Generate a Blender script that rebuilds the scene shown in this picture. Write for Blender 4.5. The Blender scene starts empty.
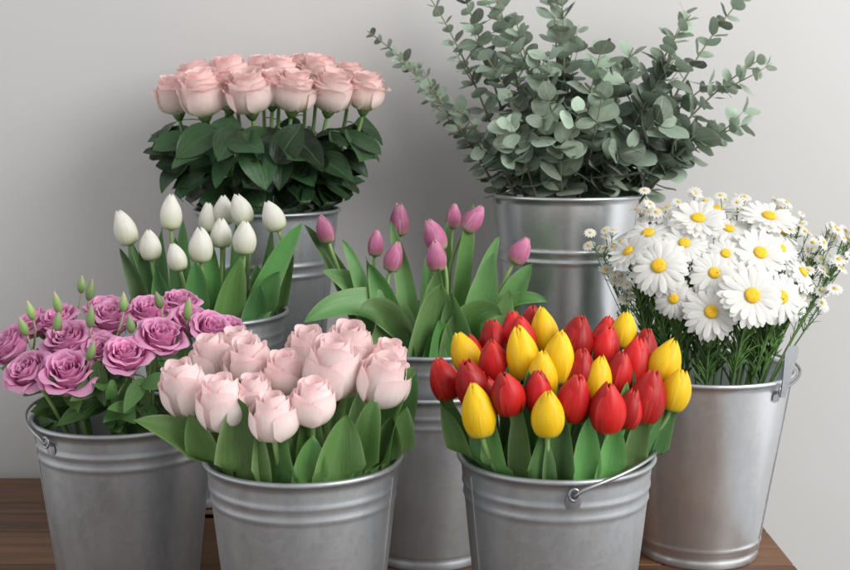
import bpy, math, random
import numpy as np
from mathutils import Vector, Quaternion, Matrix
rng = random.Random(7)
S = 0.01   # everything below is written in centimetres
scene = bpy.context.scene
V = lambda *a: np.array(a, dtype=float)
def nrm(v):
    n = np.linalg.norm(v); return v/n if n > 1e-9 else V(0,0,1)
def U(a,b): return rng.uniform(a,b)

# ------------------------------------------------------------------ mesh builder
class MB:
    def __init__(s): s.v=[]; s.f=[]; s.c=[]; s.m=[]; s.n=0
    def grid(s, P, C=None, mat=0, close=False):
        n,m,_ = P.shape
        if C is None:
            C=np.zeros((n,m,3)); C[...,0]=np.linspace(0,1,n)[:,None]; C[...,1]=np.linspace(-1,1,m)[None,:]*.5+.5
        s.v.append(P.reshape(-1,3)); s.c.append(C.reshape(-1,3)); b=s.n; s.n+=n*m
        for i in range(n-1):
            for j in range(m if close else m-1):
                j2=(j+1)%m
                s.f.append((b+i*m+j,b+i*m+j2,b+(i+1)*m+j2,b+(i+1)*m+j)); s.m.append(mat)
    def box(s, c, d, mat=0, rnd=0.5, bev=0.0):
        x,y,z=d[0]/2,d[1]/2,d[2]/2
        vs=np.array([(sx*x,sy*y,sz*z) for sx in(-1,1) for sy in(-1,1) for sz in(-1,1)])+np.array(c)
        b=s.n; s.v.append(vs); s.c.append(np.tile([rnd,rnd,rnd],(8,1))); s.n+=8
        for f in((0,1,3,2),(4,6,7,5),(0,4,5,1),(2,3,7,6),(0,2,6,4),(1,5,7,3)):
            s.f.append(tuple(b+i for i in f)); s.m.append(mat)
    def tube(s, pts, r, mat=0, k=8, rnd=.5, cap=True):
        pts=np.array(pts,dtype=float); n=len(pts)
        r=np.full(n,r) if np.isscalar(r) else np.array(r)
        T=np.gradient(pts,axis=0); ref=V(0.3,1,0.1) if abs(nrm(T[0])[1])<.8 else V(1,0,0.1)
        P=np.zeros((n,k,3))
        for i in range(n):
            t=nrm(T[i]); a=nrm(np.cross(t,ref)); b=np.cross(t,a)
            for j in range(k):
                an=2*math.pi*j/k
                P[i,j]=pts[i]+r[i]*(a*math.cos(an)+b*math.sin(an))
        C=np.zeros((n,k,3)); C[...,0]=np.linspace(0,1,n)[:,None]; C[...,2]=rnd; C[...,1]=.5
        s.grid(P,C,mat,close=True)
    def mesh(s, name, mats, origin=(0,0,0), smooth=True):
        v=(np.concatenate(s.v)-np.array(origin))*S
        me=bpy.data.meshes.new(name)
        me.from_pydata(v.tolist(),[],s.f)
        c=np.ones((len(v),4)); c[:,:3]=np.concatenate(s.c)
        at=me.color_attributes.new('Col','FLOAT_COLOR','POINT'); at.data.foreach_set('color',c.ravel())
        for m in mats: me.materials.append(m)
        me.polygons.foreach_set('material_index',s.m)
        me.polygons.foreach_set('use_smooth',[smooth]*len(s.f)); me.update()
        return me

def obj(name, data, parent=None, loc=(0,0,0)):
    o=bpy.data.objects.new(name,data); scene.collection.objects.link(o)
    o.location=[a*S for a in loc]
    if parent: o.parent=parent
    return o
def tag(o,label,cat,group=None):
    o['label']=label; o['category']=cat
    if group: o['group']=group

# ------------------------------------------------------------------ materials
def newmat(name):
    m=bpy.data.materials.new(name); m.use_nodes=True; nt=m.node_tree
    for n in list(nt.nodes): nt.nodes.remove(n)
    out=nt.nodes.new('ShaderNodeOutputMaterial')
    return m,nt,out
def N(nt,t,**kw):
    n=nt.nodes.new(t)
    for k,v in kw.items():
        if k in n.inputs: n.inputs[k].default_value=v
        else: setattr(n,k,v)
    return n
def math_(nt,op,a,b=None,c=None):
    n=nt.nodes.new('ShaderNodeMath'); n.operation=op
    for i,x in enumerate((a,b,c)):
        if x is None: continue
        if hasattr(x,'is_output'): nt.links.new(x,n.inputs[i])
        else: n.inputs[i].default_value=x
    return n.outputs[0]
def ramp(nt,fac,stops):
    r=nt.nodes.new('ShaderNodeValToRGB'); e=r.color_ramp.elements
    while len(e)<len(stops): e.new(.5)
    for k,(p,c) in enumerate(stops):
        e[k].position=p; e[k].color=(*c,1)
    nt.links.new(fac,r.inputs[0]); return r.outputs[0]

def organic(name, stops, rough=.5, streak=.25, freq=9, transl=.3, vary=.15, bump=.15, spec=.35, midrib=None, mottled=0, huevar=.0, sheen=0, edge=None):
    m,nt,out=newmat(name); L=nt.links.new
    a=N(nt,'ShaderNodeAttribute',attribute_name='Col'); sp=N(nt,'ShaderNodeSeparateColor'); L(a.outputs['Color'],sp.inputs[0])
    t,s_,rn=sp.outputs
    col=ramp(nt,t,stops)
    cv=N(nt,'ShaderNodeCombineXYZ')
    L(math_(nt,'MULTIPLY',s_,freq),cv.inputs[0]); L(math_(nt,'MULTIPLY',t,2.2),cv.inputs[1]); L(math_(nt,'MULTIPLY',rn,37.0),cv.inputs[2])
    nz=N(nt,'ShaderNodeTexNoise',Scale=1.6,Detail=4.0); L(cv.outputs[0],nz.inputs['Vector'])
    oi=N(nt,'ShaderNodeObjectInfo')
    val=math_(nt,'ADD',math_(nt,'MULTIPLY',math_(nt,'SUBTRACT',nz.outputs[0],.5),streak*2),1.0)
    val=math_(nt,'ADD',val,math_(nt,'MULTIPLY',math_(nt,'SUBTRACT',oi.outputs['Random'],.5),vary))
    val=math_(nt,'ADD',val,math_(nt,'MULTIPLY',math_(nt,'SUBTRACT',rn,.5),vary*1.6))
    if mottled:
        tc=N(nt,'ShaderNodeTexCoord')
        n2=N(nt,'ShaderNodeTexNoise',Scale=45.0,Detail=3.0); L(tc.outputs['Object'],n2.inputs['Vector'])
        val=math_(nt,'ADD',val,math_(nt,'MULTIPLY',math_(nt,'SUBTRACT',n2.outputs[0],.5),mottled))
    hs=N(nt,'ShaderNodeHueSaturation'); L(col,hs.inputs['Color']); L(val,hs.inputs['Value'])
    if huevar: L(math_(nt,'ADD',math_(nt,'MULTIPLY',math_(nt,'SUBTRACT',rn,.5),huevar),.5),hs.inputs['Hue'])
    c=hs.outputs[0]
    d=math_(nt,'ABSOLUTE',math_(nt,'SUBTRACT',s_,.5))
    if midrib:
        k=math_(nt,'SUBTRACT',1.0,math_(nt,'SMOOTH_MIN',math_(nt,'MULTIPLY',d,22.0),1.0,.2))
        mx=N(nt,'ShaderNodeMix',data_type='RGBA'); L(math_(nt,'MULTIPLY',k,.55),mx.inputs[0]); L(c,mx.inputs[6]); mx.inputs[7].default_value=(*midrib,1); c=mx.outputs[2]
    if edge:
        k=math_(nt,'MULTIPLY',math_(nt,'POWER',math_(nt,'MULTIPLY',d,2.0),8.0),.7)
        mx=N(nt,'ShaderNodeMix',data_type='RGBA'); L(k,mx.inputs[0]); L(c,mx.inputs[6]); mx.inputs[7].default_value=(*edge,1); c=mx.outputs[2]
    p=N(nt,'ShaderNodeBsdfPrincipled',Roughness=rough); p.inputs['Specular IOR Level'].default_value=spec
    if sheen: p.inputs['Sheen Weight'].default_value=sheen
    L(c,p.inputs['Base Color'])
    bp=N(nt,'ShaderNodeBump',Strength=bump,Distance=.002); L(nz.outputs[0],bp.inputs['Height']); L(bp.outputs[0],p.inputs['Normal'])
    if transl>0:
        tr=N(nt,'ShaderNodeBsdfTranslucent'); L(c,tr.inputs[0]); mxs=N(nt,'ShaderNodeMixShader'); mxs.inputs[0].default_value=transl
        L(p.outputs[0],mxs.inputs[1]); L(tr.outputs[0],mxs.inputs[2]); L(mxs.outputs[0],out.inputs[0])
    else: L(p.outputs[0],out.inputs[0])
    return m

M={}
M['peach']=organic('peach_rose_petal',[(0,(.78,.80,.55)),(.35,(.95,.83,.77)),(.8,(.96,.80,.77)),(1,(.94,.67,.66))],streak=.06,transl=.42,vary=.12,sheen=.1)
M['blush']=organic('blush_petal',[(0,(.74,.80,.56)),(.25,(.96,.87,.83)),(.75,(.97,.845,.83)),(1,(.96,.73,.74))],streak=.10,transl=.42,vary=.10,sheen=.1,freq=12,edge=(.97,.82,.81))
M['mauve']=organic('mauve_petal',[(0,(.60,.50,.44)),(.4,(.72,.27,.50)),(.85,(.78,.32,.57)),(1,(.86,.46,.68))],streak=.14,transl=.40,vary=.14,sheen=.1)
M['white']=organic('white_tulip_petal',[(0,(.52,.62,.28)),(.22,(.80,.82,.66)),(.6,(.87,.86,.80)),(1,(.89,.88,.83))],streak=.10,transl=.35,vary=.05)
M['plum']=organic('plum_tulip_petal',[(0,(.42,.46,.22)),(.28,(.52,.17,.28)),(.7,(.55,.17,.33)),(1,(.70,.34,.46))],streak=.3,transl=.3,vary=.25,edge=(.74,.42,.54))
M['red']=organic('red_tulip_petal',[(0,(.55,.26,.02)),(.13,(.55,.018,.012)),(.8,(.60,.015,.018)),(1,(.68,.06,.045))],streak=.32,transl=.26,vary=.35,rough=.42,bump=.15,edge=(.72,.06,.05))
M['yellow']=organic('yellow_tulip_petal',[(0,(.50,.58,.09)),(.2,(.90,.60,.012)),(.8,(.94,.64,.015)),(1,(.95,.68,.03))],streak=.18,transl=.3,vary=.12,rough=.44,bump=.15,edge=(.95,.72,.06))
M['daisy']=organic('daisy_petal',[(0,(.70,.72,.50)),(.2,(.87,.87,.84)),(1,(.90,.90,.88))],streak=.10,transl=.4,vary=.03,freq=5,bump=.3)
M['tleaf']=organic('tulip_leaf',[(0,(.25,.39,.14)),(.35,(.14,.30,.085)),(1,(.11,.255,.07))],rough=.34,streak=.24,freq=22,transl=.28,vary=.4,bump=.4,spec=.5,huevar=.04,edge=(.28,.42,.18),mottled=.35)
M['tleaf_pale']=organic('pale_tulip_leaf',[(0,(.28,.43,.19)),(.4,(.19,.345,.125)),(1,(.15,.30,.10))],rough=.38,streak=.2,freq=22,transl=.28,vary=.3,bump=.35,spec=.45,huevar=.04,edge=(.34,.47,.25),mottled=.35)
M['tleaf_dark']=organic('dark_tulip_leaf',[(0,(.13,.25,.09)),(.4,(.08,.185,.06)),(1,(.065,.16,.05))],rough=.36,streak=.25,freq=22,transl=.22,vary=.35,bump=.4,spec=.45,huevar=.04,edge=(.19,.32,.13),mottled=.35)
M['rleaf']=organic('rose_leaf',[(0,(.022,.052,.02)),(1,(.032,.076,.028))],rough=.36,streak=.35,freq=8,transl=.1,vary=.6,bump=.6,midrib=(.07,.13,.055),mottled=.5,huevar=.03)
M['lleaf']=organic('lisianthus_leaf',[(0,(.09,.19,.055)),(1,(.12,.24,.075))],rough=.5,streak=.25,transl=.2,vary=.5,bump=.4,midrib=(.18,.28,.13),huevar=.03)
M['euc']=organic('eucalyptus_leaf',[(0,(.245,.31,.235)),(1,(.30,.37,.29))],rough=.52,streak=.2,freq=6,transl=.18,vary=.55,bump=.3,midrib=(.42,.47,.38),mottled=.4,spec=.35,huevar=.06)
M['eucstem']=organic('eucalyptus_stem',[(0,(.16,.12,.07)),(1,(.22,.23,.14))],rough=.6,transl=0,vary=.3)
M['stem']=organic('green_stem',[(0,(.17,.28,.08)),(1,(.25,.40,.14))],rough=.45,streak=.2,transl=.05,vary=.2)
M['rstem']=organic('rose_stem',[(0,(.06,.12,.04)),(1,(.18,.31,.10))],rough=.5,streak=.2,transl=0,vary=.2)
M['bud']=organic('green_bud',[(0,(.20,.33,.11)),(.7,(.30,.42,.17)),(1,(.50,.36,.34))],rough=.45,streak=.2,transl=.15,vary=.3)
M['dfol']=organic('feathery_foliage',[(0,(.09,.19,.05)),(1,(.15,.29,.085))],rough=.55,streak=.2,transl=.2,vary=.4)
def center_mat():
    m,nt,out=newmat('daisy_center'); L=nt.links.new
    tc=N(nt,'ShaderNodeTexCoord'); v=N(nt,'ShaderNodeTexVoronoi'); L(tc.outputs['Object'],v.inputs['Vector'])
    v.inputs['Scale'].default_value=1300
    c=ramp(nt,v.outputs['Distance'],[(0,(.86,.56,.03)),(.6,(.82,.48,.015)),(1,(.66,.34,.01))])
    p=N(nt,'ShaderNodeBsdfPrincipled',Roughness=.8); L(c,p.inputs[0])
    b=N(nt,'ShaderNodeBump',Strength=.5,Distance=.001); b.invert=True; L(v.outputs['Distance'],b.inputs['Height']); L(b.outputs[0],p.inputs['Normal']); L(p.outputs[0],out.inputs[0]); return m
M['dcen']=center_mat()

def galv(name,base,rough,met,lo=.85,hi=1.12):
    m,nt,out=newmat(name); L=nt.links.new
    tc=N(nt,'ShaderNodeTexCoord')
    v=N(nt,'ShaderNodeTexVoronoi'); v.inputs['Scale'].default_value=85
    nzw=N(nt,'ShaderNodeTexNoise',Scale=40.0); L(tc.outputs['Object'],nzw.inputs['Vector'])
    ad=N(nt,'ShaderNodeMix',data_type='RGBA'); ad.inputs[0].default_value=.06; L(tc.outputs['Object'],ad.inputs[6]); L(nzw.outputs['Color'],ad.inputs[7]); L(ad.outputs[2],v.inputs['Vector'])
    sv=N(nt,'ShaderNodeSeparateColor'); L(v.outputs['Color'],sv.inputs[0])
    mp=N(nt,'ShaderNodeMapping'); mp.inputs['Scale'].default_value=(18,18,1.6); L(tc.outputs['Object'],mp.inputs[0])
    n1=N(nt,'ShaderNodeTexNoise',Scale=3.0,Detail=6.0,Roughness=.6); L(mp.outputs[0],n1.inputs['Vector'])
    n4=N(nt,'ShaderNodeTexNoise',Scale=16.0,Detail=5.0,Roughness=.6); L(tc.outputs['Object'],n4.inputs['Vector'])
    n3=N(nt,'ShaderNodeTexNoise',Scale=260.0,Detail=3.0); L(tc.outputs['Object'],n3.inputs['Vector'])
    f=math_(nt,'ADD',math_(nt,'MULTIPLY',sv.outputs[0],.14),math_(nt,'MULTIPLY',n1.outputs[0],.5))
    f=math_(nt,'ADD',f,math_(nt,'MULTIPLY',n3.outputs[0],.18)); f=math_(nt,'ADD',f,math_(nt,'MULTIPLY',n4.outputs[0],.24))
    c=ramp(nt,f,[(.33,tuple(x*lo for x in base)),(.54,base),(.78,tuple(min(1,x*hi) for x in base))])
    p=N(nt,'ShaderNodeBsdfPrincipled',Metallic=met); L(c,p.inputs[0])
    L(math_(nt,'ADD',math_(nt,'MULTIPLY',f,.2),rough-.11),p.inputs['Roughness'])
    b=N(nt,'ShaderNodeBump',Strength=.05,Distance=.002); L(f,b.inputs['Height']); L(b.outputs[0],p.inputs['Normal'])
    L(p.outputs[0],out.inputs[0]); return m
M['galv']=galv('galvanized_steel',(.39,.41,.43),.43,.70)
M['galv_bright']=galv('bright_galvanized_steel',(.68,.70,.725),.31,.86,.92,1.07)
M['wire']=galv('steel_wire',(.36,.37,.39),.34,.9)

def wood(name,dark,light):
    m,nt,out=newmat(name); L=nt.links.new
    tc=N(nt,'ShaderNodeTexCoord'); a=N(nt,'ShaderNodeAttribute',attribute_name='Col')
    ad=N(nt,'ShaderNodeVectorMath',operation='ADD'); L(tc.outputs['Object'],ad.inputs[0]); L(a.outputs['Vector'],ad.inputs[1])
    mp=N(nt,'ShaderNodeMapping'); mp.inputs['Scale'].default_value=(1.2,22,22); L(ad.outputs[0],mp.inputs[0])
    n1=N(nt,'ShaderNodeTexNoise',Scale=3.0,Detail=7.0,Roughness=.65,Distortion=.6); L(mp.outputs[0],n1.inputs['Vector'])
    mp2=N(nt,'ShaderNodeMapping'); mp2.inputs['Scale'].default_value=(6,160,160); L(ad.outputs[0],mp2.inputs[0])
    n2=N(nt,'ShaderNodeTexNoise',Scale=2.0,Detail=3.0); L(mp2.outputs[0],n2.inputs['Vector'])
    f=math_(nt,'ADD',math_(nt,'MULTIPLY',n1.outputs[0],.8),math_(nt,'MULTIPLY',n2.outputs[0],.25))
    sp=N(nt,'ShaderNodeSeparateColor'); L(a.outputs['Color'],sp.inputs[0])
    f=math_(nt,'ADD',f,math_(nt,'MULTIPLY',math_(nt,'SUBTRACT',sp.outputs[0],.5),.25))
    c=ramp(nt,f,[(.25,dark),(.55,tuple((x+y)/2 for x,y in zip(dark,light))),(.85,light)])
    p=N(nt,'ShaderNodeBsdfPrincipled',Roughness=.5); L(c,p.inputs[0])
    b=N(nt,'ShaderNodeBump',Strength=.35,Distance=.002); L(f,b.inputs['Height']); L(b.outputs[0],p.inputs['Normal']); L(p.outputs[0],out.inputs[0]); return m
M['wood']=wood('brown_wood',(.028,.011,.005),(.27,.125,.055))
M['crate']=wood('crate_wood',(.06,.035,.02),(.2,.12,.07))
def plaster(name,c1,c2):
    m,nt,out=newmat(name); L=nt.links.new
    tc=N(nt,'ShaderNodeTexCoord'); n1=N(nt,'ShaderNodeTexNoise',Scale=1.3,Detail=3.0); L(tc.outputs['Object'],n1.inputs['Vector'])
    n2=N(nt,'ShaderNodeTexNoise',Scale=260.0,Detail=4.0); L(tc.outputs['Object'],n2.inputs['Vector'])
    c=ramp(nt,n1.outputs[0],[(.3,c1),(.7,c2)])
    p=N(nt,'ShaderNodeBsdfPrincipled',Roughness=.85); L(c,p.inputs[0]); b=N(nt,'ShaderNodeBump',Strength=.12,Distance=.001); L(n2.outputs[0],b.inputs['Height']); L(b.outputs[0],p.inputs['Normal']); L(p.outputs[0],out.inputs[0]); return m
M['wall']=plaster('painted_plaster',(.545,.535,.53),(.575,.57,.57))
M['floor']=plaster('grey_concrete',(.28,.28,.28),(.36,.36,.36))

# ------------------------------------------------------------------ setting
b=MB(); b.box((0,216,45),(460,12,240)); w=obj('wall',b.mesh('wall',[M['wall']],(0,0,0),False)); tag(w,'smooth light grey painted plaster wall behind the table','wall')
b=MB(); b.box((0,60,-77),(460,320,4)); w=obj('floor',b.mesh('floor',[M['floor']],(0,0,0),False)); w['kind']='structure'
tb=obj('wooden_table',None,None,(0,0,0)); tag(tb,'dark brown wooden plank table carrying the flower buckets','table')
b=MB(); y=205.0
while y>92:
    wd=13.6; b.box((-24.5,y-wd/2,-1.5),(151,wd-.35,3.0),rnd=U(0,1)); y-=wd
me=b.mesh('table_top',[M['wood']],(0,0,0),False); o=obj('table_top',me,tb)
bv=o.modifiers.new('Bevel','BEVEL'); bv.width=.002; bv.segments=2
b=MB(); b.box((-24.5,199,-7),(140,2.5,7.8)); b.box((-24.5,100,-7),(140,2.5,7.8)); obj('apron',b.mesh('apron',[M['wood']],(0,0,0),False),tb)
for lx in(-93,44):
    for ly in(101,198):
        b=MB(); b.box((lx,ly,-39),(6,6,71.8)); obj('leg',b.mesh('leg',[M['wood']],(0,0,0),False),tb)

def crate(cx,cy,z0,w,d,h,label):
    b=MB(); n=max(1,int(h//5)); sh=h/n
    for i in range(n):
        zc=z0+sh*(i+.5)+.05
        for sy in(-1,1): b.box((cx,cy+sy*(d/2-.5),zc),(w,.9,sh-.5),rnd=U(0,1))
        for sx in(-1,1): b.box((cx+sx*(w/2-.5),cy,zc),(.9,d-2.1,sh-.5),rnd=U(0,1))
    k=4; sw=w/k
    for i in range(k): b.box((cx-w/2+sw*(i+.5),cy,z0+h-.35),(sw-.3,d-.1,.7),rnd=U(0,1))
    for sx in(-1,1):
        for sy in(-1,1): b.box((cx+sx*(w/2-2),cy+sy*(d/2-2),z0+h/2-.4),(1.8,1.8,h-.9))
    o=obj('wooden_crate',b.mesh('wooden_crate',[M['crate']],(cx,cy,z0),False),None,(cx,cy,z0)); tag(o,label,'crate')
crate(-24.6,192.5,0.02,24,20,20,'upturned wooden crate raising the rose bucket on the table')
crate(21.8,192.5,0.02,24,20,22,'upturned wooden crate raising the eucalyptus bucket on the table')
crate(-30.7,170,0.02,18,18,8.4,'low wooden crate under the white tulip bucket')

# ------------------------------------------------------------------ buckets
BK={}
def bucket(key,X,Y,ztop,rt,rb,h,ribs,label,mat='galv',lug=None,handle_dir=None,tilt=6,rib=.13):
    root=obj('metal_bucket',None,None,(X,Y,ztop-h)); tag(root,label,'bucket','galvanized flower buckets on the table')
    prof=[]; th=.12
    rad=lambda z: rb+(rt-rb)*(z/h)
    prof+= [(0.01,.6),(rb-.5,.6),(rb-.35,0.0),(rb+.12,0.0),(rb+.18,.25),(rb+.18,1.1),(rb+.02,1.35)]
    for z in list(np.linspace(1.8,h-1.3,90)):
        r=rad(z)
        for rz in ribs:
            q=(h-rz)-z
            if abs(q)<.45: r+=rib*math.cos(q/.45*math.pi/2)**2
        prof.append((r,z))
    for a in np.linspace(-100,210,12):
        ar=math.radians(a); prof.append((rt+.05+.31*math.cos(ar),h-.31+.31*math.sin(ar)))
    prof+=[(rad(h-1.2)-th,h-1.2),(rad(h/2)-th,h/2),(rb-th,.9),(0.01,.9)]
    k=72; P=np.zeros((len(prof),k,3))
    for i,(r,z) in enumerate(prof):
        for j in range(k):
            an=2*math.pi*j/k; dent=1+.004*math.sin(3*an+X)+.003*math.sin(5*an+Y*2)+.0015*math.sin(z*.5+an*2)
            P[i,j]=(r*dent*math.cos(an),r*dent*math.sin(an),z)
    b=MB(); b.grid(P,close=True)
    sa=math.radians(rng.choice([-20,-155]) if key not in('daisy',) else -28)
    pts=[]
    for z in np.linspace(1.4,h-1.4,14): pts.append((rad(z)+.02)*V(math.cos(sa),math.sin(sa),0)+V(0,0,z))
    b.tube(pts,.12,k=6)
    obj('bucket_body',b.mesh('bucket_body',[M[mat]]),root)
    if lug is not None:
        la=math.radians(lug); ax=V(math.cos(la),math.sin(la),0); hd=V(-math.sin(la),math.cos(la),0)*handle_dir
        for sg in(1,-1):
            c=MB(); p=ax*sg; tg=np.cross(p,V(0,0,1)); z0=h-1.4
            loop=[p*(rt+.46)+tg*(.5*math.cos(a))+V(0,0,z0+.6*math.sin(a)) for a in np.linspace(0,2*math.pi,20)]
            c.tube(loop,.16,k=8)
            P=np.zeros((6,5,3))
            for i,tt in enumerate(np.linspace(-1,1,6)):
                for j,ss in enumerate(np.linspace(-1,1,5)):
                    z=z0-.9+tt*.7
                    P[i,j]=p*(rad(z)+.14+.10*(1-ss*ss))+tg*ss*.8*(1-.2*tt*tt)+V(0,0,z)
            c.grid(P)
            obj('handle_lug',c.mesh('handle_lug',[M['wire']]),root)
        c=MB(); R=rt+.65; ti=math.radians(tilt); pts=[]
        pts.append(ax*(R-.5)+V(0,0,h-1.3))
        for a in np.linspace(0,math.pi,44):
            q=ax*math.cos(a)*R+hd*math.sin(a)*(R+.1)
            pts.append(q+V(0,0,h-1.5+math.sin(a)**.45*1.5+math.sin(a)*R*math.sin(ti)))
        pts.append(-ax*(R-.5)+V(0,0,h-1.3))
        c.tube(pts,.22,k=8); obj('handle',c.mesh('handle',[M['wire']]),root)
    BK[key]=dict(c=V(X,Y,ztop),r=rt,h=h,root=root)
bucket('pink',-12.9,128,26,10.3,7.4,26,(2.9,4.3,),'galvanized bucket of blush pink roses with two raised ribs')
bucket('tulip',14.0,129,26,10.3,7.6,26,(3.0,4.4),'galvanized bucket of red and yellow tulips with wire handle','galv',lug=-86,handle_dir=1,tilt=9)
bucket('lis',-36.4,146.6,26,10.8,7.8,26,(3.0,4.4),'galvanized bucket of mauve lisianthus with wire handle','galv',lug=-128,handle_dir=-1,tilt=5)
bucket('outer',.5,170,24.8,12.2,8.6,24.8,(2.8,4.2),'galvanized bucket holding a second bucket nested in it')
bucket('plum',.5,170,30.3,11.3,8.0,26,(2.6,),'galvanized bucket of plum tulips nested in another bucket')
bucket('white',-30.7,170.5,34.6,11.3,8.0,26,(2.8,4.2),'galvanized bucket of white tulips on a low crate')
bucket('rose',-24.6,192.5,47.1,11.1,8.2,27,(8.2,9.8),'galvanized bucket of peach pink roses on a crate','galv',rib=.2)
bucket('euc',21.8,192.5,49.5,11.4,8.6,27.4,(8.4,9.9),'shiny galvanized bucket of eucalyptus branches on a crate','galv_bright',rib=.22)
bucket('daisy',38.9,170,26.8,12.3,8.2,26.8,(24.2,),'shiny galvanized bucket of white daisies on the table','galv_bright',lug=-50,handle_dir=1,tilt=2)
# flat upright strap of the daisy bucket's handle fitting
c=MB(); P=np.zeros((9,5,3)); la=math.radians(-50); p=V(math.cos(la),math.sin(la),0)
for i,t in enumerate(np.linspace(0,1,9)):
    for j,s in enumerate(np.linspace(-1,1,5)):
        wd=.4+.85*t**1.3; wd*= (1-max(0,t-.85)**2*18)
        P[i,j]=p*(12.95+.3*t)+V(.9,.3,0)*s*wd+V(.8*t,0,24.6+7.0*t)
c.grid(P); P2=P.copy()+p*.12; c.grid(P2)
obj('handle_strap',c.mesh('handle_strap',[M['galv']]),BK['daisy']['root'])

def clampin(bk,P,mg=.75):
    """keep plant surfaces inside the bucket wall below the rim"""
    B=BK[bk]; c=B['c']; X=P[...,0]-c[0]; Y=P[...,1]-c[1]; Z=P[...,2]-c[2]; r=np.hypot(X,Y)+1e-6
    zz=np.clip(Z-.2,0,None); mx=(B['r']-mg)+zz*1.3+zz*zz*.8; mx=np.where(Z<0,(B['r']-mg)+Z*.13,mx)
    k=np.minimum(1,mx/r); P[...,0]=c[0]+X*k; P[...,1]=c[1]+Y*k; return P

# ------------------------------------------------------------------ flower heads
def rose_head(name,mat,seed,n=26,H=1.45,curl=.45,ruffle=.03,Rm=.72,center=.12,outer_drop=.12,wide=1.0,lean_in=.12,close=0,roll=.05,tip=(.02,.10),back=.55,skew=.05,pw=.78):
    r_=random.Random(seed); b=MB(); nt_,ns=17,15
    for i in range(n):
        f=i/(n-1); th=i*2.39996+r_.uniform(-.25,.25)
        R=center*.6+Rm*f**pw; W=(1.75+( .86-1.75)*f**.55)*wide
        h=H*(.86+.14*math.sin(math.pi*min(1,f*1.15)))-outer_drop*f**2.5+r_.uniform(-.05,.05)
        cu=curl*f**1.3*r_.uniform(.3,1.5); ph=r_.uniform(0,6.28); rn=r_.random(); tipn=r_.uniform(*tip); sk=r_.uniform(-skew,skew)
        P=np.zeros((nt_,ns,3)); C=np.zeros((nt_,ns,3))
        for a,t in enumerate(np.linspace(0,1,nt_)):
            for c,s in enumerate(np.linspace(-1,1,ns)):
                wt=.45+.55*math.sin(math.pi/2*min(1,t/.5))
                te=t*(1-.22*abs(s)**3+tipn*max(0,1-abs(s)*2.2)*t+sk*s)
                rr=R*math.sqrt(max(0,1-(1-min(1,(t+.02)/.6))**2))
                u=max(0,(te-.55)/.45)
                rr-=lean_in*R*u*(1-f)+close*R*u*u*f
                rr+=cu*u**2.2*(1-.25*s*s)+cu*.28*abs(s)**3*t
                rr+=roll*max(0,(te-.82)/.18)**2
                rr+=.06*s*(.5+.8*f)*t
                rr+=ruffle*math.sin(6*s+ph)*t**3+ruffle*.6*math.sin(11*s+2*ph)*t**5
                z=h*te-cu*back*max(0,(te-.78)/.22)**2-roll*.5*max(0,(te-.9)/.1)**2
                z+=ruffle*.7*math.sin(7*s+ph*1.7)*t**4
                an=th+s*W*wt
                P[a,c]=(rr*math.cos(an),rr*math.sin(an),z); C[a,c]=(t,s*.5+.5,rn)
        b.grid(P,C)
    return b.mesh(name,[mat])
def tulip_head(name,mat,seed,Ht=2.95,openn=.0,pt=.08,belly=.95,rib=.03):
    r_=random.Random(seed); b=MB()
    for i in range(6):
        inner=i%2==1; th=i*math.pi/3+r_.uniform(-.1,.1); rn=r_.random(); tip=r_.uniform(-.03,.04)+openn; hh=Ht*r_.uniform(.97,1.02)*(1.0 if inner else .985)
        n,m=24,15; P=np.zeros((n,m,3)); C=np.zeros((n,m,3)); lift=r_.uniform(0,.04); ph=r_.uniform(0,6)
        for a,q in enumerate(np.linspace(0,1,n)):
            t=1-(1-q)**1.5
            x=.17+.795*t**belly
            r0=math.sin(math.pi*x)**.74*min(1,(t/.07+.02))**.5
            for c,s in enumerate(np.linspace(-1,1,m)):
                W=1.24*(1-t**13)**.5
                rr=r0*(.92 if inner else 1.0+lift*t)
                rr*=1-.05*s*s*(1 if inner else -.3)
                rr-=rib*math.exp(-(s*5)**2)*math.sin(math.pi*t)
                rr+=.008*math.sin(7*s+ph)*t*t
                rr+=tip*t**4
                an=th+s*W; z=hh*(t-pt*abs(s)**2*t**2)
                P[a,c]=(rr*math.cos(an),rr*math.sin(an),z); C[a,c]=(t,s*.5+.5,rn)
        b.grid(P,C)
    return b.mesh(name,[mat])
def daisy_petals(name,seed,n=24,droop=.05,wid=.112):
    r_=random.Random(seed); b=MB()
    for L_ in range(2):
        nn_=n if L_==0 else n-9
        for i in range(nn_):
            th=(i+.5*L_)*2*math.pi/nn_+r_.uniform(-.06,.06); ln=r_.uniform(.86,1.03)*(1 if L_==0 else .9); rn=r_.random()
            tw=r_.uniform(-.2,.2); dr=droop+r_.uniform(-.05,.07)-(.07*L_); cv=r_.uniform(-.05,.05); n_,m=9,5; P=np.zeros((n_,m,3)); C=np.zeros((n_,m,3))
            for a,t in enumerate(np.linspace(0,1,n_)):
                w=wid*(.5+.5*math.sin(math.pi/2*min(1,t/.6)))*math.sqrt(max(.06,1-max(0,(t-.78)/.22)**2))
                x=.15+(ln-.15)*t
                for c,s in enumerate(np.linspace(-1,1,m)):
                    yy=s*w+cv*t*t; z=.03*L_+.14*t*(1-t)-dr*t*t*1.5-.025*(s*s)*math.sin(math.pi*min(1,t+.1))+tw*s*w*t
                    P[a,c]=(x*math.cos(th)-yy*math.sin(th),x*math.sin(th)+yy*math.cos(th),z); C[a,c]=(t,s*.5+.5,rn)
            b.grid(P,C)
    return b.mesh(name,[M['daisy']])
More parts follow.
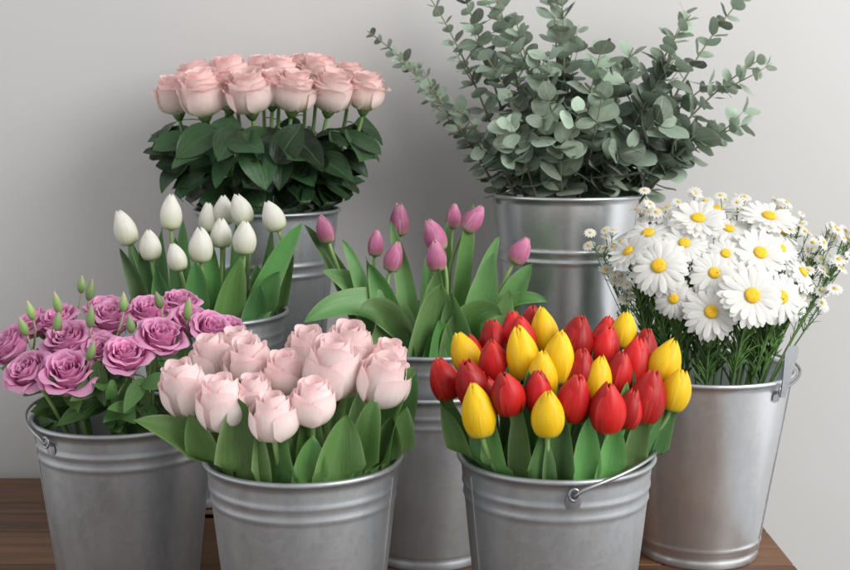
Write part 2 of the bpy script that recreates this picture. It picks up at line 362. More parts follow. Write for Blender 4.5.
def dome(name,r=.225,hh=.10):
    b=MB(); n,m=10,24; P=np.zeros((n,m,3))
    for a in range(n):
        q=a/(n-1)*math.pi*.62
        for c in range(m):
            P[a,c]=(r*math.sin(q)*math.cos(c/m*2*math.pi),r*math.sin(q)*math.sin(c/m*2*math.pi),.075+hh*math.cos(q)-(.015*math.exp(-(q*3)**2)))
    b.grid(P,close=True); return b.mesh(name,[M['dcen']])
def calyx(name,mat,r=.3,sep=.75,n=5):
    b=MB(); a_=np.linspace(0,1,6); P=np.zeros((6,10,3))
    for i,t in enumerate(a_):
        for j in range(10):
            rr=.12+(r-.12)*math.sin(t*math.pi/2); P[i,j]=(rr*math.cos(j/10*6.2832),rr*math.sin(j/10*6.2832),-.3+.42*t)
    b.grid(P,close=True)
    for k in range(n):
        th=k*2*math.pi/n; P=np.zeros((8,3,3))
        for i,t in enumerate(np.linspace(0,1,8)):
            rr=r*.9+.32*math.sin(t*1.9)*sep+.1*t; z=.02+.55*t*sep-.75*max(0,t-.45)*sep
            w=.15*(1-t)**.7+.004
            for j,s in enumerate((-1,0,1)):
                P[i,j]=(rr*math.cos(th)-s*w*math.sin(th),rr*math.sin(th)+s*w*math.cos(th),z)
        b.grid(P)
    return b.mesh(name,[mat])

HEADS={
 'rose':[rose_head('rose_bloom',M['peach'],s,n=25,H=1.78+.05*(s%3),curl=.15+.06*(s%2),Rm=.83,lean_in=.22,outer_drop=.32,close=.10,roll=.08,tip=(0,.05),back=.6,wide=1.08) for s in(1,2,3,4,5,6)],
 'blush':[rose_head('blush_bloom',M['blush'],s,n=15,H=2.05,curl=.04+.03*(s%2),Rm=.92,ruffle=.007,lean_in=.32,outer_drop=.34,wide=1.18,close=.16,roll=.06,tip=(0,.05),skew=.03,pw=.72) for s in(11,12,13,14,15,16)],
 'mauve':[rose_head('mauve_bloom',M['mauve'],s,n=21,H=1.25,curl=.36,Rm=.80,ruffle=.045,lean_in=.1,outer_drop=.25,tip=(0,.03)) for s in(21,22,23,24,25)],
 'white':[tulip_head('white_tulip_bloom',M['white'],s,Ht=3.1,openn=o_) for s,o_ in((31,-.05),(32,.0),(33,-.03))],
 'plum':[tulip_head('plum_tulip_bloom',M['plum'],s,Ht=3.25,openn=o_) for s,o_ in((41,-.04),(42,.04),(43,0))],
 'red':[tulip_head('red_tulip_bloom',M['red'],s,Ht=2.75,openn=o_,rib=.02) for s,o_ in((51,-.03),(52,.08),(53,.0),(54,.04))],
 'yellow':[tulip_head('yellow_tulip_bloom',M['yellow'],s,Ht=3.1,openn=o_,rib=.02) for s,o_ in((61,-.05),(62,.05),(63,-.03),(64,.0))],
}
CAL=calyx('calyx',M['rstem'],.32,1.0); CALM=calyx('calyx',M['bud'],.22,.9)
DP=[daisy_petals('daisy_petals',s,n,d) for s,n,d in((71,25,.03),(72,27,.09),(73,24,0.13),(74,26,-.02))]; DC=dome('flower_center')

def bez(p0,p1,p2,n=14):
    return [(1-t)**2*p0+2*t*(1-t)*p1+t*t*p2 for t in np.linspace(0,1,n)]
def bez3(p0,p1,p2,p3,n=14):
    return [(1-t)**3*p0+3*t*(1-t)**2*p1+3*t*t*(1-t)*p2+t**3*p3 for t in np.linspace(0,1,n)]
FL=[]
def place_head(name,me,root,base,pos,axis,scale,spin=None,sz=1.0):
    o=obj(name,me,root,tuple(pos-base)); o.rotation_mode='QUATERNION'
    q=Vector((0,0,1)).rotation_difference(Vector(axis)); o.rotation_quaternion=q@Quaternion((0,0,1),U(0,6.28) if spin is None else spin)
    o.scale=(scale,scale,scale*sz); return o
def flower(kname,bk,kind,dx,fwd,h,R,label,cat,group,axis=None,stem_r=.28,stem_mat='stem',Hc=1.3,leanx=.03,leanf=.03,up_f=.12,cal=None,sz=1.0):
    B=BK[bk]; P=B['c']+V(dx,-fwd,h)
    ax=nrm(V(dx*leanx,-fwd*leanf-up_f,1)+V(U(-.12,.12),U(-.10,.10),0)) if axis is None else nrm(V(axis[0],-axis[1],axis[2]))
    sz*=U(.92,1.10)
    hb=P-ax*R*Hc*sz*.5
    inr=B['r']-1.6
    d=V(dx,-fwd,0); dn=np.linalg.norm(d); rr=min(1,inr/(dn+1e-6))
    base=B['c']+V(dx*.22,-fwd*.22,-B['h']+3)
    mid=B['c']+d*rr*.62+V(0,0,-2)
    root=obj(kname,None,None,tuple(base)); tag(root,label,cat,group)
    pts=bez3(base,mid,hb-ax*max(3,h*.45),hb,16)
    b=MB(); b.tube(pts,[stem_r*1.15-(stem_r*.25)*i/15 for i in range(16)],k=8,rnd=rng.random()); obj('stem',b.mesh('stem',[M[stem_mat]],base),root)
    hm=rng.choice(HEADS[kind]); place_head('flower_head',hm,root,base,hb,ax,R,sz=sz)
    if cal: place_head('calyx',cal,root,base,hb+ax*.02*R,ax,R)
    F=dict(root=root,base=base,pts=pts,fol=MB(),bk=bk,hb=hb); FL.append(F); return F
def nearest(bk,p):
    best=None
    for F in FL:
        if F['bk']!=bk: continue
        for q in F['pts'][5:14]:
            d=np.linalg.norm(q-p)
            if best is None or d<best[0]: best=(d,F,q)
    return best
def leafgrid(base,mid,tip,width,normal,fold=.3,n=14,m=7,prof='tulip',wave=.0,rnd=None,twist=0):
    pts=bez(base,mid,tip,n); T=np.gradient(np.array(pts),axis=0); P=np.zeros((n,m,3)); C=np.zeros((n,m,3)); rnd=rng.random() if rnd is None else rnd; ph=U(0,6)
    for i in range(n):
        t=i/(n-1); tt=nrm(T[i]); side=nrm(np.cross(tt,normal)); nn=np.cross(side,tt)
        if twist:
            a=twist*t; side,nn=side*math.cos(a)+nn*math.sin(a),nn*math.cos(a)-side*math.sin(a)
        if prof=='tulip': w=(.62+.38*math.sin(math.pi/2*min(1,t/.5)))*max(0,(1-t**2.6))**.8
        elif prof=='long': w=(.35+.65*math.sin(math.pi/2*min(1,t/.45)))*max(0,(1-t**1.8))**.9
        elif prof=='round': w=math.sin(math.pi*min(1,max(0,(t*.96+.02)))**.9)**.62
        else: w=math.sin(math.pi*t**.78)**.85
        w=w*width/2+.004
        for j in range(m):
            s=-1+2*j/(m-1)
            P[i,j]=pts[i]+side*s*w*(1-.12*fold)+nn*(fold*(.55*s*s+.45*abs(s))*w+wave*width*math.sin(t*9+ph+s*1.5)*abs(s))
            C[i,j]=(t,s*.5+.5,rnd)
    return P,C
def tulip_leaf(bk,bx,bf,tx,tf,tz,width,facing=None,fold=.35,mat='tleaf',bow=.55,bz=-7,twist=0,wave=.035,mid=None,prof='tulip'):
    B=BK[bk]['c']; base=B+V(bx,-bf,bz); tip=B+V(tx,-tf,tz)
    if mid is None: mid=B+V(bx+(tx-bx)*(1-bow),-(bf+(tf-bf)*(1-bow)),bz+(tz-bz)*.72)
    else: mid=B+V(mid[0],-mid[1],mid[2])
    nv=V(bx*.06+U(-.25,.25),-(bf*.06+.8),.15) if facing is None else V(facing[0],-facing[1],facing[2])
    P,C=leafgrid(base,mid,tip,width,nrm(nv),fold=fold,wave=wave,twist=twist,n=22,m=9,prof=prof)
    P=clampin(bk,P)
    F=nearest(bk,mid)[1]; b=MB(); b.grid(P,C)
    obj('leaf',b.mesh('leaf',[M[mat]],F['base']),F['root'])
def fill_leaves(bk,n,tz,width,mats,fwd_only=False,r0=.45,r1=.9):
    R=BK[bk]['r']
    for i in range(n):
        an=i/n*2*math.pi+U(-.2,.2)
        ra=R*U(r0,.8); rb_=R*U(max(r0,.6),r1); an2=an+U(-.25,.25)
        tulip_leaf(bk,ra*math.cos(an),ra*math.sin(an),rb_*math.cos(an2),rb_*math.sin(an2),U(*tz),U(*width),mat=rng.choice(mats),fold=U(.2,.6),bow=U(.4,.6),twist=U(-.7,.7))
def scatter(bk,n,rad,zr,ln,wd,mat,droop=.2,dens=.5):
    B=BK[bk]['c']
    for _ in range(n):
        an=U(0,2*math.pi)
        if math.sin(an)>.3 and rng.random()<.5: an=-an
        z=U(*zr); f=(z-zr[0])/(zr[1]-zr[0]); r=rad(f)*math.sqrt(U(dens,1)); out=V(math.cos(an),math.sin(an),0)
        p=B+out*r+V(0,0,z); l=U(*ln)
        dirv=nrm(out*U(.4,1)+V(U(-.5,.5),U(-.5,.5),U(-.7,.5)-droop)); nv=nrm(out*.7+V(U(-.3,.3),-.4,.55))
        st=p-dirv*l*.5; tip=p+dirv*l*.5+V(0,0,-droop*l*.4)
        d,F,q=nearest(bk,st)
        P,C=leafgrid(st,p+nv*l*.08,tip,l*U(*wd),nv,fold=U(.1,.35),n=10,m=7,prof='rose',wave=.03)
        P=clampin(bk,P,.6)
        F['fol'].grid(P,C,0)
        F['fol'].tube(bez(q,(q+st)/2+V(0,0,.5),P[0,3],5),.09,mat=1,k=5)
def finish_foliage(mats):
    for F in FL:
        if F['fol'].n and not F.get('done'):
            obj('foliage',F['fol'].mesh('foliage',mats,F['base']),F['root']); F['done']=1

# ---- peach roses
G='peach pink roses in one bucket'
for dx,fw,h,R in [(-12.8,4,17.4,3.4),(-8.2,8,17.6,3.9),(-1.2,9,17.6,3.9),(5.4,8,17.9,3.8),(10.8,6,17.8,3.6),(15.6,3,17.8,3.4),
                  (-4.6,3,19.9,3.5),(2.6,2,20.5,3.5),(8.2,1,20.3,3.5),(-10.4,0,19.6,3.4),(12.8,-2,19.6,3.3),(-1,-5,20.6,3.4),(5.5,-6,20.8,3.4),(-6.8,-5,20.2,3.4),(-4.8,7,17.8,3.1),(2.2,7.5,18.2,3.1)]:
    flower('rose','rose','rose',dx,fw,h,R,'open peach pink rose with dark leaves in a bucket','rose',G,stem_mat='rstem',Hc=1.7,leanx=.014,leanf=.016,up_f=.10,cal=CAL,stem_r=.32)
scatter('rose',165,lambda f:9.4+7.6*min(1,f*1.4),(-.8,11.6),(5.4,7.8),(.58,.78),'rleaf',droop=.15,dens=.2)
finish_foliage([M['rleaf'],M['rstem']])
# ---- blush roses
G='blush pink roses in one bucket'
for dx,fw,h,R,ax in [(-11.6,4,7.9,2.8,(-.25,.2,1)),(-7.4,7,7.0,2.8,(-.1,.15,1)),(-9.8,-3,9.4,2.6,(-.2,.2,1)),(-5.5,0,9.6,2.8,(-.1,.3,1)),(-2.0,9.3,6.2,2.6,(-.05,.1,1)),
                  (1.8,8,7.4,2.5,(.05,.15,1)),(-1.7,2,9.0,2.6,(0,.3,1)),(3.4,4,9.9,3.3,(.1,.25,1)),(8.6,5,8.9,3.0,(.25,.2,1)),(4.7,-3,10.7,3.0,(.1,.3,1)),(-7.6,-6,9.8,2.6,(-.1,.1,1)),(0.2,-5,9.8,2.8,(0,.2,1)),(8.8,-1,9.4,2.5,(.2,.2,1)),(-4.4,6,7.6,2.3,(-.05,.15,1))]:
    flower('rose','pink','blush',dx,fw,h,R,'full blush pink bloom with broad green leaves in a bucket','rose',G,axis=ax,Hc=1.85,cal=None,stem_r=.36)
tulip_leaf('pink',-6,4,-16.6,6,5.2,6.2,(-.2,.6,.9),mat='tleaf',fold=.3,mid=(-10.3,6,4.4),bz=-3,prof='long')
for a in [(-7.5,5.5,-10.6,7.6,6.2,4.8,(-.2,1,.2)),(-5.2,7.4,-5.4,8.9,8.2,6.6,(.15,1,.1)),(-1.0,8.2,-1.2,9.6,5.8,5.4,(-.3,1,.1)),(3.4,8.0,5.2,9.0,6.6,6.4,(.4,1,.1)),
          (6.6,5.5,11.8,4.5,10.4,5.8,(-.5,.8,.2)),(6,7,8.0,7.4,8.0,4.4,(-.6,.8,0)),(-4.4,6,-5.6,6.0,9.8,3.4,None),(1,7,1.3,6.8,8.2,3.6,None),(5,6,6.4,6.0,8.4,3.4,None),(-9,4,-10.4,5.4,7.6,3.6,None),(-3,8,-3.2,8.4,6.8,3.6,(.5,1,0)),
          (8,-3,12,-4,8,3.2,None),(-8,-4,-13,-5,7,3.2,None),(0,-7,1,-10,9,3,None),(9,3,11,3,6,4,None),(1.4,8.6,1.8,9.6,4.6,4.8,(.1,1,0)),(8,5,9.6,6,5.6,4.6,(.3,1,0))]:
    tulip_leaf('pink',a[0],a[1],a[2],a[3],a[4],a[5],a[6],mat=rng.choice(['tleaf','tleaf','tleaf_pale']),fold=U(.3,.65),bow=U(.4,.6),twist=U(-.5,.5),wave=.05)
fill_leaves('pink',16,(3,7),(3.4,5.0),['tleaf','tleaf_pale'],r0=.5,r1=.88)
# ---- red and yellow tulips
G='red and yellow tulips in one bucket'
RED=[(-12.0,2,8.3,1.6),(-9.2,5,8.5,1.75),(-5.8,8,8.2,1.75),(-6.8,2,10.1,1.65),(-6.6,-4,11.5,1.55),(-2.1,-6,12.8,1.5),(2.2,-1,12.0,1.85),(5.2,-1,11.3,1.65),(8.2,1,9.9,1.8),(.9,8,7.7,1.75),(4.1,9,7.0,1.85),(8.6,6,7.4,1.95),(10.8,1,7.8,1.6),(2,4,9.7,1.6),(9.9,-4,10.4,1.55),(-4.1,-7,11.8,1.5),(6,-6,11.4,1.55),(-9,-3,9.8,1.55),(5.9,3.5,9.2,1.6),(-3.6,-2,12.0,1.55),(-2.6,7,8.2,1.45),(6.6,7,6.4,1.45),(-7.4,5,7.2,1.4)]
YEL=[(-9.7,-1,10.4,1.6),(-8.7,8,6.4,1.7),(-3.9,3,11.2,1.75),(-1,-4,12.4,1.55),(-.3,4,11.0,1.7),(-2.1,5.5,9.4,1.6),(-1.9,10,6.6,1.65),(3.7,4.5,8.9,1.55),(7.8,-5,12.2,1.45),(11.1,2,10.2,1.7),(11.7,5,7.8,1.55)]
for dx,fw,h,R in RED: flower('tulip','tulip','red',dx,fw,h,R,'red tulip in a galvanized bucket','tulip',G,Hc=2.65,leanx=.025,leanf=.01,up_f=.04,stem_r=.3,sz=1.05)
for dx,fw,h,R in YEL: flower('tulip','tulip','yellow',dx,fw,h,R,'yellow tulip in a galvanized bucket','tulip',G,Hc=2.95,leanx=.032,leanf=.01,up_f=.02,stem_r=.3,sz=1.03)
for a in [(-8,4,-12.4,5,6.4,3.4),(-6,6.6,-7.4,8.3,5.8,3.8),(-4,7.6,-4.6,8.6,8.6,3.0),(-2.5,8.0,-2.6,9.6,4.8,3.8),(-.5,8,-.4,9.2,6.8,4.0),(2,8.0,2.2,9.2,6.2,3.6),(4,7.4,5.2,8.6,5.4,4.0),(6,6,8.4,7.0,6.6,3.6),(7,5,12.0,4.6,7.6,3.4),(8,3,11.4,3.6,5.4,3.6),
          (-8,2,-12.6,3,7.4,3.2),(-7,5,-9.4,6.0,7.6,3.0),(-3,6,-3.6,6.8,10.4,2.6),(1,6,.9,7.0,10.0,2.6),(5,6,6.4,6.6,9.2,2.6),(-6,0,-8,0,10.5,2.6),(3,0,4,0,11.5,2.6),(8,-2,11,-2,8.5,2.8),(0,-7,0,-9,10,2.8),(-6,-6,-8,-8,9,2.6),(6,-6,8,-8,9,2.6),(-7,3,-8,4,9.6,2.4),(2,2,2.6,2,11,2.4),(-5,4,-5.6,5,10.4,2.4),(7,3,7.4,4,9.8,2.4)]:
    tulip_leaf('tulip',*a,mat=rng.choice(['tleaf','tleaf_dark','tleaf']),fold=U(.35,.75),bow=U(.4,.6),twist=U(-.7,.7),wave=.05)
fill_leaves('tulip',18,(2.5,6),(2.4,3.6),['tleaf','tleaf_dark'],r0=.5,r1=.86)
# ---- white tulips
G='white tulips in one bucket'
for dx,fw,h,R,ax in [(-10.0,3,11.7,1.55,(-.3,.1,1)),(-6.2,5,9.6,1.45,(-.05,.1,1)),(-4.3,0,13.6,1.5,(.02,0,1)),(-2.3,7,8.2,1.3,(-.25,.1,1)),(.6,5,9.6,1.65,(.02,.1,1)),(2.5,-3,13.6,1.5,(0,0,1)),(2.9,2,10.9,1.45,(0,0,1)),(5.4,0,14.0,1.5,(-.3,0,1)),(6.5,5,10.6,1.6,(.06,.1,1)),(10.0,2,13.2,1.55,(-.38,0,1)),(.3,-3,12.6,1.35,(0,0,1))]:
    flower('tulip','white','white',dx,fw,h,R,'closed white tulip in a galvanized bucket','tulip',G,axis=ax,Hc=3.0,stem_r=.28)
for a in [(5,5,14.0,3,12.4,4.6),(6,6,11.4,7,6.4,5.4),(3,7,6.4,8.2,8.6,5.0),(0,7.5,.4,8.6,8.0,4.4),(-3,7,-4.8,8.0,7.0,4.0),(-5,5,-10.2,5.6,9.4,3.4),(-6,4,-7.6,4,9.6,3.4),(2,3,1.6,3.6,10.6,3.2),(-2,4,-3,4,10.6,3.2),(8,2,12.6,2,9.0,4.2),(7,-3,9,-4,11,3.6),(-7,-2,-11,-3,9.6,3.2),(4,-5,4,-6,12,3.4),(-3,-5,-4,-7,12,3.4),(7,6.4,9.0,7.8,4.6,4.4),(4,1,4.6,0,12,3.2),(-5,1,-5.6,0,11.5,3.2)]:
    tulip_leaf('white',*a,mat=rng.choice(['tleaf','tleaf_dark']),fold=U(.3,.7),bow=U(.5,.65),twist=U(-.6,.6))
fill_leaves('white',16,(2,7),(3,4.4),['tleaf','tleaf_pale'],r0=.5)
# ---- plum tulips
G='plum tulips in one bucket'
for dx,fw,h,R,ax in [(-14.1,2,15.7,1.2,(-.3,0,1)),(-7.3,0,13.6,1.1,(.1,0,1)),(-4.7,4,12.2,1.25,(.3,.1,1)),(-4.1,-3,16.5,1.35,(.0,0,1)),(.8,3,15.0,1.5,(-.4,.1,1)),(1.0,5,12.4,1.4,(-.08,.1,1)),(6.1,0,17.0,1.4,(.7,0,1)),(12.4,3,12.9,1.4,(.55,0,1)),(3.5,-4,17.0,1.1,(.1,0,1))]:
    flower('tulip','plum','plum',dx,fw,h,R,'plum purple tulip in a galvanized bucket','tulip',G,axis=ax,Hc=3.0,stem_r=.28)
for a,kw in [((-2,4,-16.4,9,4.2,8.0,(.1,.6,.8)),dict(mid=(-9,6,9.0),bz=0,prof='long')),((-1,6.0,1.6,9.6,9.4,7.2,(.35,1,.15)),dict(bow=.6)),((-3,6,-9.0,10,6.2,6.8,(-.3,1,.5)),dict(mid=(-5,7,6.5),bz=-3)),((3,6,9.6,10,5.4,6.6,(.2,.9,.6)),dict(mid=(5.5,7.5,6.5),bz=-3)),((6,5,8.6,6,13.0,5.6,(-.4,1,0)),{}),((8,3,14.0,4,11.4,5.4,(-.6,.8,.2)),{}),((7,6,10.6,8.2,8.4,6.0,(.3,1,.3)),{}),
          ((-6,1,-17,1,16.4,3.4,(.2,1,.1)),{}),((-6,4,-11.6,4,14.6,3.4,(.3,1,0)),{}),((-1,3,-5.2,3,17.2,3.2,None),{}),((3,1,6.2,0,19.5,3.2,None),{}),((1,-1,2.6,-2,17,3.0,None),{}),((4,3,9.6,2,15,3.4,None),{}),((0,6,1.4,6,11,4.4,None),{}),((-3,4,-8,5,11.6,5.0,None),{}),((5,6,3.0,9.2,8.2,5.8,(-.4,1,.2)),{}),((4,3,16.0,5,6.4,5.4,(-.1,.7,.8)),dict(mid=(10,5,8.0),bz=-1,prof='long')),((-3,2,-14.5,4,10.4,5.0,(.1,.8,.6)),dict(mid=(-8,3,8.5),bz=-1)),((0,-6,0,-8,12,3,None),{}),((-5,-5,-9,-7,11,3,None),{}),((5,-5,9,-7,11,3,None),{})]:
    tulip_leaf('plum',*a,mat=rng.choice(['tleaf','tleaf_pale','tleaf_pale']),fold=U(.3,.65),twist=U(-.35,.35),wave=.05,**kw)
fill_leaves('plum',16,(1.5,6),(4,5.6),['tleaf','tleaf_pale'],r0=.5)
# ---- lisianthus
G='mauve lisianthus in one bucket'
for dx,fw,h,R,ax in [(-11.9,4,9.0,2.6,(-.7,.5,.8)),(-8.9,8,6.6,2.6,(-.3,.7,.8)),(-4.1,9,6.6,3.1,(.05,.7,.9)),(-5.1,5,9.6,2.8,(-.1,.6,1)),(2.3,8,8.4,2.7,(.2,.6,.9)),(5.7,5,10.0,2.8,(.3,.5,.9)),(3.4,0,12.2,2.6,(.1,.5,1)),(8,-1,10.8,2.6,(.3,.5,1)),(10.9,2,10.4,2.6,(.5,.5,.8)),(-.8,1,11.6,2.7,(0,.5,1)),(-7.5,0,11.2,2.4,(-.3,.4,1)),(-3,-4,11.8,2.5,(0,.3,1)),(-11,-2,10.4,2.4,(-.5,.3,1)),(6,-5,12.4,2.4,(.1,.3,1)),(-1.0,6,8.6,2.4,(0,.7,.8)),(12.5,-2,9.5,2.3,(.5,.3,.8))]:
    F=flower('lisianthus','lis','mauve',dx,fw,h,R,'ruffled mauve lisianthus bloom in a galvanized bucket','lisianthus',G,axis=ax,Hc=1.1,stem_r=.25,cal=CALM)
def bud(bm,p,ax,r,l):
    ax=nrm(ax); a=nrm(np.cross(ax,V(.3,1,.2))); c=np.cross(ax,a); P=np.zeros((11,10,3)); C=np.zeros((11,10,3)); rn=rng.random()
    for i,t in enumerate(np.linspace(0,1,11)):
        rr=r*math.sin(math.pi*(.08+.9*t**.8))**.9*(1-.15*t)
        for j in range(10):
            an=j/10*2*math.pi+t*1.2; P[i,j]=p+ax*l*t+rr*(1+.06*(j%2))*(a*math.cos(an)+c*math.sin(an)); C[i,j]=(t,j/10,rn)
    bm.grid(P,C,0,close=True)
for dx,fw,h in [(-9.6,3,11.8),(-6.5,3,12.6),(-5,-1,14.4),(-2.2,6,11.4),(-1.6,9,8.2),(5.4,3,13.2),(2.6,6,10.8),(-3.6,1,13.8),(-6.4,5,10.8),(8.4,3,11.8),(-9.8,5,10.3),(1.0,3,12.8)]:
    p=BK['lis']['c']+V(dx,-fw,h); d,F,q=nearest('lis',p-V(0,0,5)); bm=MB(); ax=V(U(-.3,.3),U(-.3,.1),1)
    bud(bm,p,ax,.55,U(2.2,3.0)); bm.tube(bez3(q,q+V(0,0,1.5),p-nrm(ax)*2,p+nrm(ax)*.1,9),.14,k=6)
    obj('flower_bud',bm.mesh('flower_bud',[M['bud']],F['base']),F['root'])
scatter('lis',90,lambda f:8.6+3.8*f,(-1.0,6.2),(4.2,7.0),(.36,.5),'lleaf',droop=.0,dens=.12)
finish_foliage([M['lleaf'],M['stem']])
# ---- daisies
G='white daisies in one bucket'
def daisy(dx,fw,h,R,ax):
    B=BK['daisy']; P=B['c']+V(dx,-fw,h-.5); ax=nrm(V(ax[0],-ax[1],ax[2])); base=B['c']+V(dx*.2,-fw*.2,-22)
    root=obj('daisy',None,None,tuple(base)); tag(root,'white daisy with yellow center in a shiny bucket','daisy',G)
    d=V(dx,-fw,0); rr=min(1,10.5/(np.linalg.norm(d)+1e-6))
    pts=bez3(base,B['c']+d*rr*.7+V(0,0,-1),P-ax*3+V(0,0,-5),P-ax*.1,18); b=MB(); b.tube(pts,.18,k=6); obj('stem',b.mesh('stem',[M['dfol']],base),root)
    place_head('petals',rng.choice(DP),root,base,P,ax,R); place_head('flower_center',DC,root,base,P,ax,R)
    F=dict(root=root,base=base,pts=pts,fol=MB(),bk='daisy',hb=P); FL.append(F)
DZ=[(-7.9,7,15.4,4.3,(-.3,1,.45)),(-1.6,10.5,9.8,3.9,(-.1,1,.45)),(3.2,12,12.2,4.5,(.1,1,.4)),(8.2,8,11.4,3.8,(.35,1,.3)),(-.8,8,14.6,3.4,(0,1,.5)),(5.7,6,17.0,4.0,(.15,.9,.7)),(-1.8,2,21.2,4.2,(-.05,.6,1)),(8.1,1,21.4,4.2,(.1,.5,1)),(-8.5,2,19.2,3.8,(-.3,.5,1)),(-11.4,4,17.0,3.4,(-.7,.4,.9)),(-4.2,5,18.2,3.4,(-.1,.8,.8)),(12.3,3,14.0,3.4,(.8,.5,.7)),(2.4,2,19.8,3.3,(.1,.6,1)),(-6,-3,21.8,3.6,(-.2,.2,1)),(2,-4,22.0,3.6,(0,.2,1)),(11,-3,18.8,3.4,(.4,.3,1)),(-10,-3,18.4,3.4,(-.5,.2,1)),(-6,8,11.2,3.0,(-.4,.9,.2)),(1.0,6.5,17.0,2.9,(0,.9,.7)),(11.5,4,10.2,2.8,(.7,.8,.2)),(9.6,2,17.2,3.0,(.5,.7,.8))]
for a in DZ: daisy(*a)
def thread(bm,p,d,l,r,droop,mat=0):
    d=nrm(d); bm.tube(bez(p,p+d*l*.5+V(0,0,.1*l),p+d*l+V(0,0,-droop*l),5),[r,r*.95,r*.85,r*.6,r*.2],mat=mat,k=4,rnd=rng.random())
for F in FL:
    if F['bk']!='daisy': continue
    pts=F['pts']
    for _ in range(50):
        k=rng.randint(7,13); q=pts[k]+(pts[k+1]-pts[k])*rng.random()
        if q[2]<BK['daisy']['c'][2]-2 or q[2]>BK['daisy']['c'][2]+12.5: continue
        d=V(U(-.7,.7),U(-.6,.8),U(.6,2.0)); l=U(1.8,4.5); dn=nrm(d); thread(F['fol'],q,d,l,.15,.05)
        for e in range(4):
            u=U(.3,.9); thread(F['fol'],q+dn*l*u,d+V(U(-1,1),U(-1,1),U(-.3,.8)),U(.9,2.0),.11,0)
finish_foliage([M['dfol'],M['dfol']])
def spray(dx,fw,h,n,spread):
    B=BK['daisy']; top=B['c']+V(dx,-fw,h); base=B['c']+V(dx*.2,-fw*.2,-22)
    root=obj('chamomile_sprig',None,None,tuple(base)); tag(root,'wispy sprig of tiny white chamomile flowers in the bucket','chamomile','chamomile sprigs among the daisies')
    d=V(dx,-fw,0); rr=min(1,10.8/(np.linalg.norm(d)+1e-6)); pts=bez3(base,B['c']+d*rr*.8,top+V(0,0,-8)-d*.15,top+V(0,0,-3),16); b=MB(); b.tube(pts,.12,k=5)
    pet=MB(); cen=MB()
    for i in range(n):
        q=pts[rng.randint(9,15)]; p=top+V(U(-1,1)*spread,U(-1,1)*spread,U(-1,.6)*spread); b.tube(bez(q,(q+p)/2+V(0,0,.4)+(p-q)*V(.2,.2,0),p,7),.055,k=4)
        for _ in range(7): thread(b,q+(p-q)*U(.1,.8),V(U(-1,1),U(-1,1),U(0,1)),U(.8,2.0),.055,0)
        ax=nrm(V(U(-.5,.5)+dx*.02,-U(.1,.9),U(.4,1))); a=nrm(np.cross(ax,V(1,.2,0))); c=np.cross(ax,a); R=U(.7,1.25)
        for k in range(12):
            an=k/12*6.2832; e=a*math.cos(an)+c*math.sin(an); P,C=leafgrid(p+e*R*.15,p+e*R*.6+ax*.06,p+e*R-ax*.1,R*.42,ax,fold=.1,n=5,m=3,prof='round'); pet.grid(P,C)
        P=np.zeros((4,8,3))
        for i_,qq in enumerate(np.linspace(0.05,1.6,4)):
            for j in range(8): P[i_,j]=p+ax*(.2*R*math.cos(qq)+.03)+R*.22*math.sin(qq)*(a*math.cos(j/8*6.2832)+c*math.sin(j/8*6.2832))
        cen.grid(P,close=True)
    obj('stem',b.mesh('stem',[M['dfol']],base),root); obj('petals',pet.mesh('petals',[M['daisy']],base),root); obj('flower_center',cen.mesh('flower_center',[M['dcen']],base),root)
for a in [(17.5,0,16.5,9,2.6),(14.8,1,12.5,7,2.4),(19.5,-1,18.8,8,1.8),(13,-3,20.0,9,2.4),(5,-4,22.0,9,2.6),(-7.5,-3,23.0,9,2.4),(-14,-1,18.0,9,2.2),(16.5,-3,19.5,8,2.2),(14.8,0,9.6,5,2.0),(12,-6,17,8,2.5),(-12.5,1,13.5,6,2),(-12.5,2,11,5,1.8),(15.5,-2,15.5,7,2.2),(10,-5,22,8,2.2),(-2,-5,23.5,8,2.4)]: spray(*a)

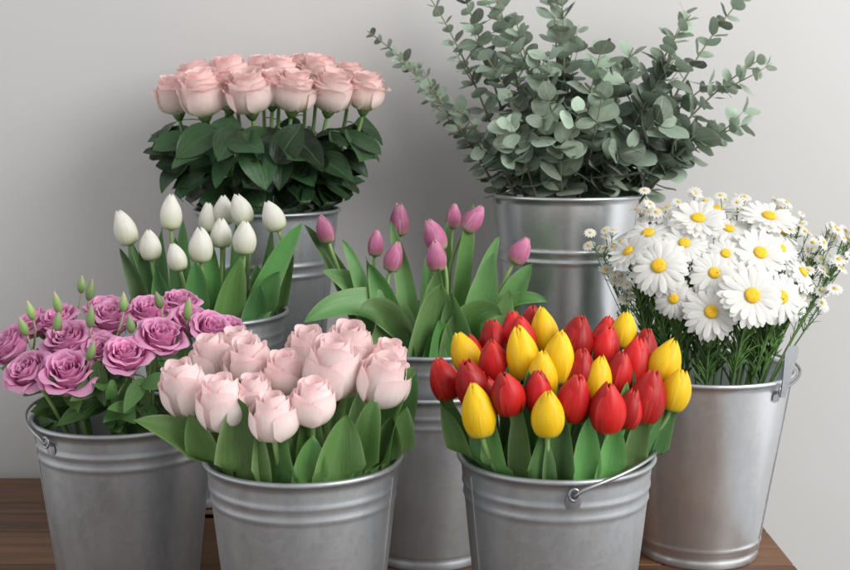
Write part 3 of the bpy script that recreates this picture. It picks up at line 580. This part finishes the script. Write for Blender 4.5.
# ---- eucalyptus
G='eucalyptus branches in one bucket'
def euc(dx,fw,h,size,step=2.5,side=1):
    B=BK['euc']['c']; base=B+V(dx*.12,-fw*.12,-18); tip=B+V(dx,-fw,h); d=V(dx,-fw,0)
    rr=min(.34,8.5/(np.linalg.norm(d)+1e-6)); m1=B+d*rr+V(0,0,-1); m2=B+d*.62+V(U(-1.5,1.5),U(-1,1),h*.66+U(-1,1.5))
    root=obj('eucalyptus_branch',None,None,tuple(base)); tag(root,'grey green eucalyptus branch with paired round leaves in bucket' if size>1.3 else 'slender eucalyptus branch with small paired leaves in bucket','eucalyptus',G)
    st=MB(); lf=MB(); roll=U(0,3)
    def shoot(pts,r0,size0,size1,k0):
        pts=np.array(pts); n=len(pts); st.tube(pts,[r0*(1-.7*i/(n-1)) for i in range(n)],k=6)
        seg=np.linalg.norm(np.diff(pts,axis=0),axis=1); cum=np.concatenate([[0],np.cumsum(seg)]); L_=cum[-1]; s=k0*L_; i=0
        while s<L_:
            f=s/L_; k=min(n-2,np.searchsorted(cum,s)-1); k=max(0,k); q=pts[k]+(pts[k+1]-pts[k])*((s-cum[k])/max(seg[k],1e-6)); T=nrm(pts[k+1]-pts[k])
            sz=size0+(size1-size0)*max(0,(f-.4)/.6)**1.3; sz*=U(.8,1.15)
            a=nrm(np.cross(T,V(.2,1,.1))); c=np.cross(T,a); ang=roll+i*math.pi/2+U(-.35,.35)
            for sg in(0,math.pi):
                if q[2]<BK['euc']['c'][2]-.5: continue
                o=a*math.cos(ang+sg)+c*math.sin(ang+sg); el=U(.15,.7)+.45*f**3; dv=nrm(o*math.cos(el)+T*math.sin(el)+V(0,0,-.12)); nv=nrm(T*math.cos(el)-o*math.sin(el)+V(U(-.35,.35),U(-.8,.1),U(-.2,.3)))
                l=sz*2*U(.85,1.1); p0=q+dv*.2; P,C=leafgrid(p0,p0+dv*l*.5-nv*l*U(-.05,.09),p0+dv*l,l*U(.88,1.05),nv,fold=U(-.05,.28),n=8,m=7,prof='round',wave=.02); lf.grid(P,C)
            s+=step*(1.1-.35*f)*(.62+.32*sz/1.6)*U(.9,1.1); i+=1
    main=bez3(base,m1,m2,tip,22); shoot(main,.28,size,size*.5,.38)
    for kk in rng.sample(range(11,18),side):
        q=main[kk]; d2=nrm(nrm(tip-q)+V(U(-.8,.8),U(-.8,.5),U(-.2,.6))); l=U(5,9)
        shoot(bez(q,q+d2*l*.5+V(0,0,-.3),q+d2*l+V(0,0,.8),9),.13,size*.75,size*.42,.12)
    obj('stem',st.mesh('stem',[M['eucstem']],base),root); obj('leaves',lf.mesh('leaves',[M['euc']],base),root)
for a in [(-30.5,2,24.5,1.3),(-26,4,20.5,1.4),(-21,0,29.5,1.5),(-17,-3,33,1.9),(-12.4,1,34.5,2.1),(-8.5,6,26,2.2),(-3.1,0,35,2.3),(-1.6,5,29,2.4),(4.6,7,22.5,2.7),(9.5,3,22,2.8),(18.4,1,27,2.3),(27,-1,30,2.0),(29,3,20.5,2.0),(26.6,5,10.6,2.3),(20.7,6,10,2.8),(15.5,4,20,2.9),(23,-2,17,2.4),
          (-17.8,7,13.5,1.9),(-13,5,21,2.1),(-5.4,8,20,2.5),(-10,9,11,2.6),(3.9,10,14.5,3.0),(13.2,9,12,3.1),(8.5,11,7.5,3.0),(-1.5,11,8.5,2.8),(-13.5,6,7,2.2),(16,5,6,2.7),(0,-6,24,2.3),(10,-6,19,2.4),(-10,-6,24,2.1),(-4,10,15,2.6)]:
    euc(*a)

# ------------------------------------------------------------------ light, world, camera
def area(name,loc,target,size,energy,color,sy=None):
    l=bpy.data.lights.new(name,'AREA'); l.shape='RECTANGLE'; l.size=size*S; l.size_y=(sy or size)*S; l.energy=energy; l.color=color
    o=bpy.data.objects.new(name,l); scene.collection.objects.link(o); o.location=[a*S for a in loc]
    o.rotation_euler=(Vector(target)-Vector(loc)).to_track_quat('-Z','Y').to_euler(); return o
area('window_light',(175,15,160),(0,180,35),150,60,(1,.985,.955))
wd=bpy.data.worlds.new('World'); scene.world=wd; wd.use_nodes=True
nt=wd.node_tree; bg=nt.nodes['Background']
tc=N(nt,'ShaderNodeTexCoord'); sx=N(nt,'ShaderNodeSeparateXYZ'); nt.links.new(tc.outputs['Generated'],sx.inputs[0])
f=math_(nt,'MULTIPLY_ADD',sx.outputs[0],.5,.5)
c=ramp(nt,f,[(0.0,(1.30,1.30,1.30)),(.14,(1.12,1.12,1.12)),(.28,(.62,.62,.625)),(.58,(.54,.545,.55)),(.78,(1.25,1.25,1.25)),(1,(1.5,1.5,1.5))])
nt.links.new(c,bg.inputs[0]); bg.inputs[1].default_value=.90
cam=bpy.data.cameras.new('camera'); co=bpy.data.objects.new('camera',cam); scene.collection.objects.link(co)
cam.lens=52.5; cam.sensor_width=36; co.location=(0,0,.624); co.rotation_euler=(math.radians(90-8.1),0,0); cam.clip_end=100; cam.clip_start=.02
cam.dof.use_dof=True; cam.dof.focus_distance=1.45; cam.dof.aperture_fstop=11
scene.camera=co
scene.view_settings.view_transform='Standard'; scene.view_settings.look='None'; scene.view_settings.exposure=0
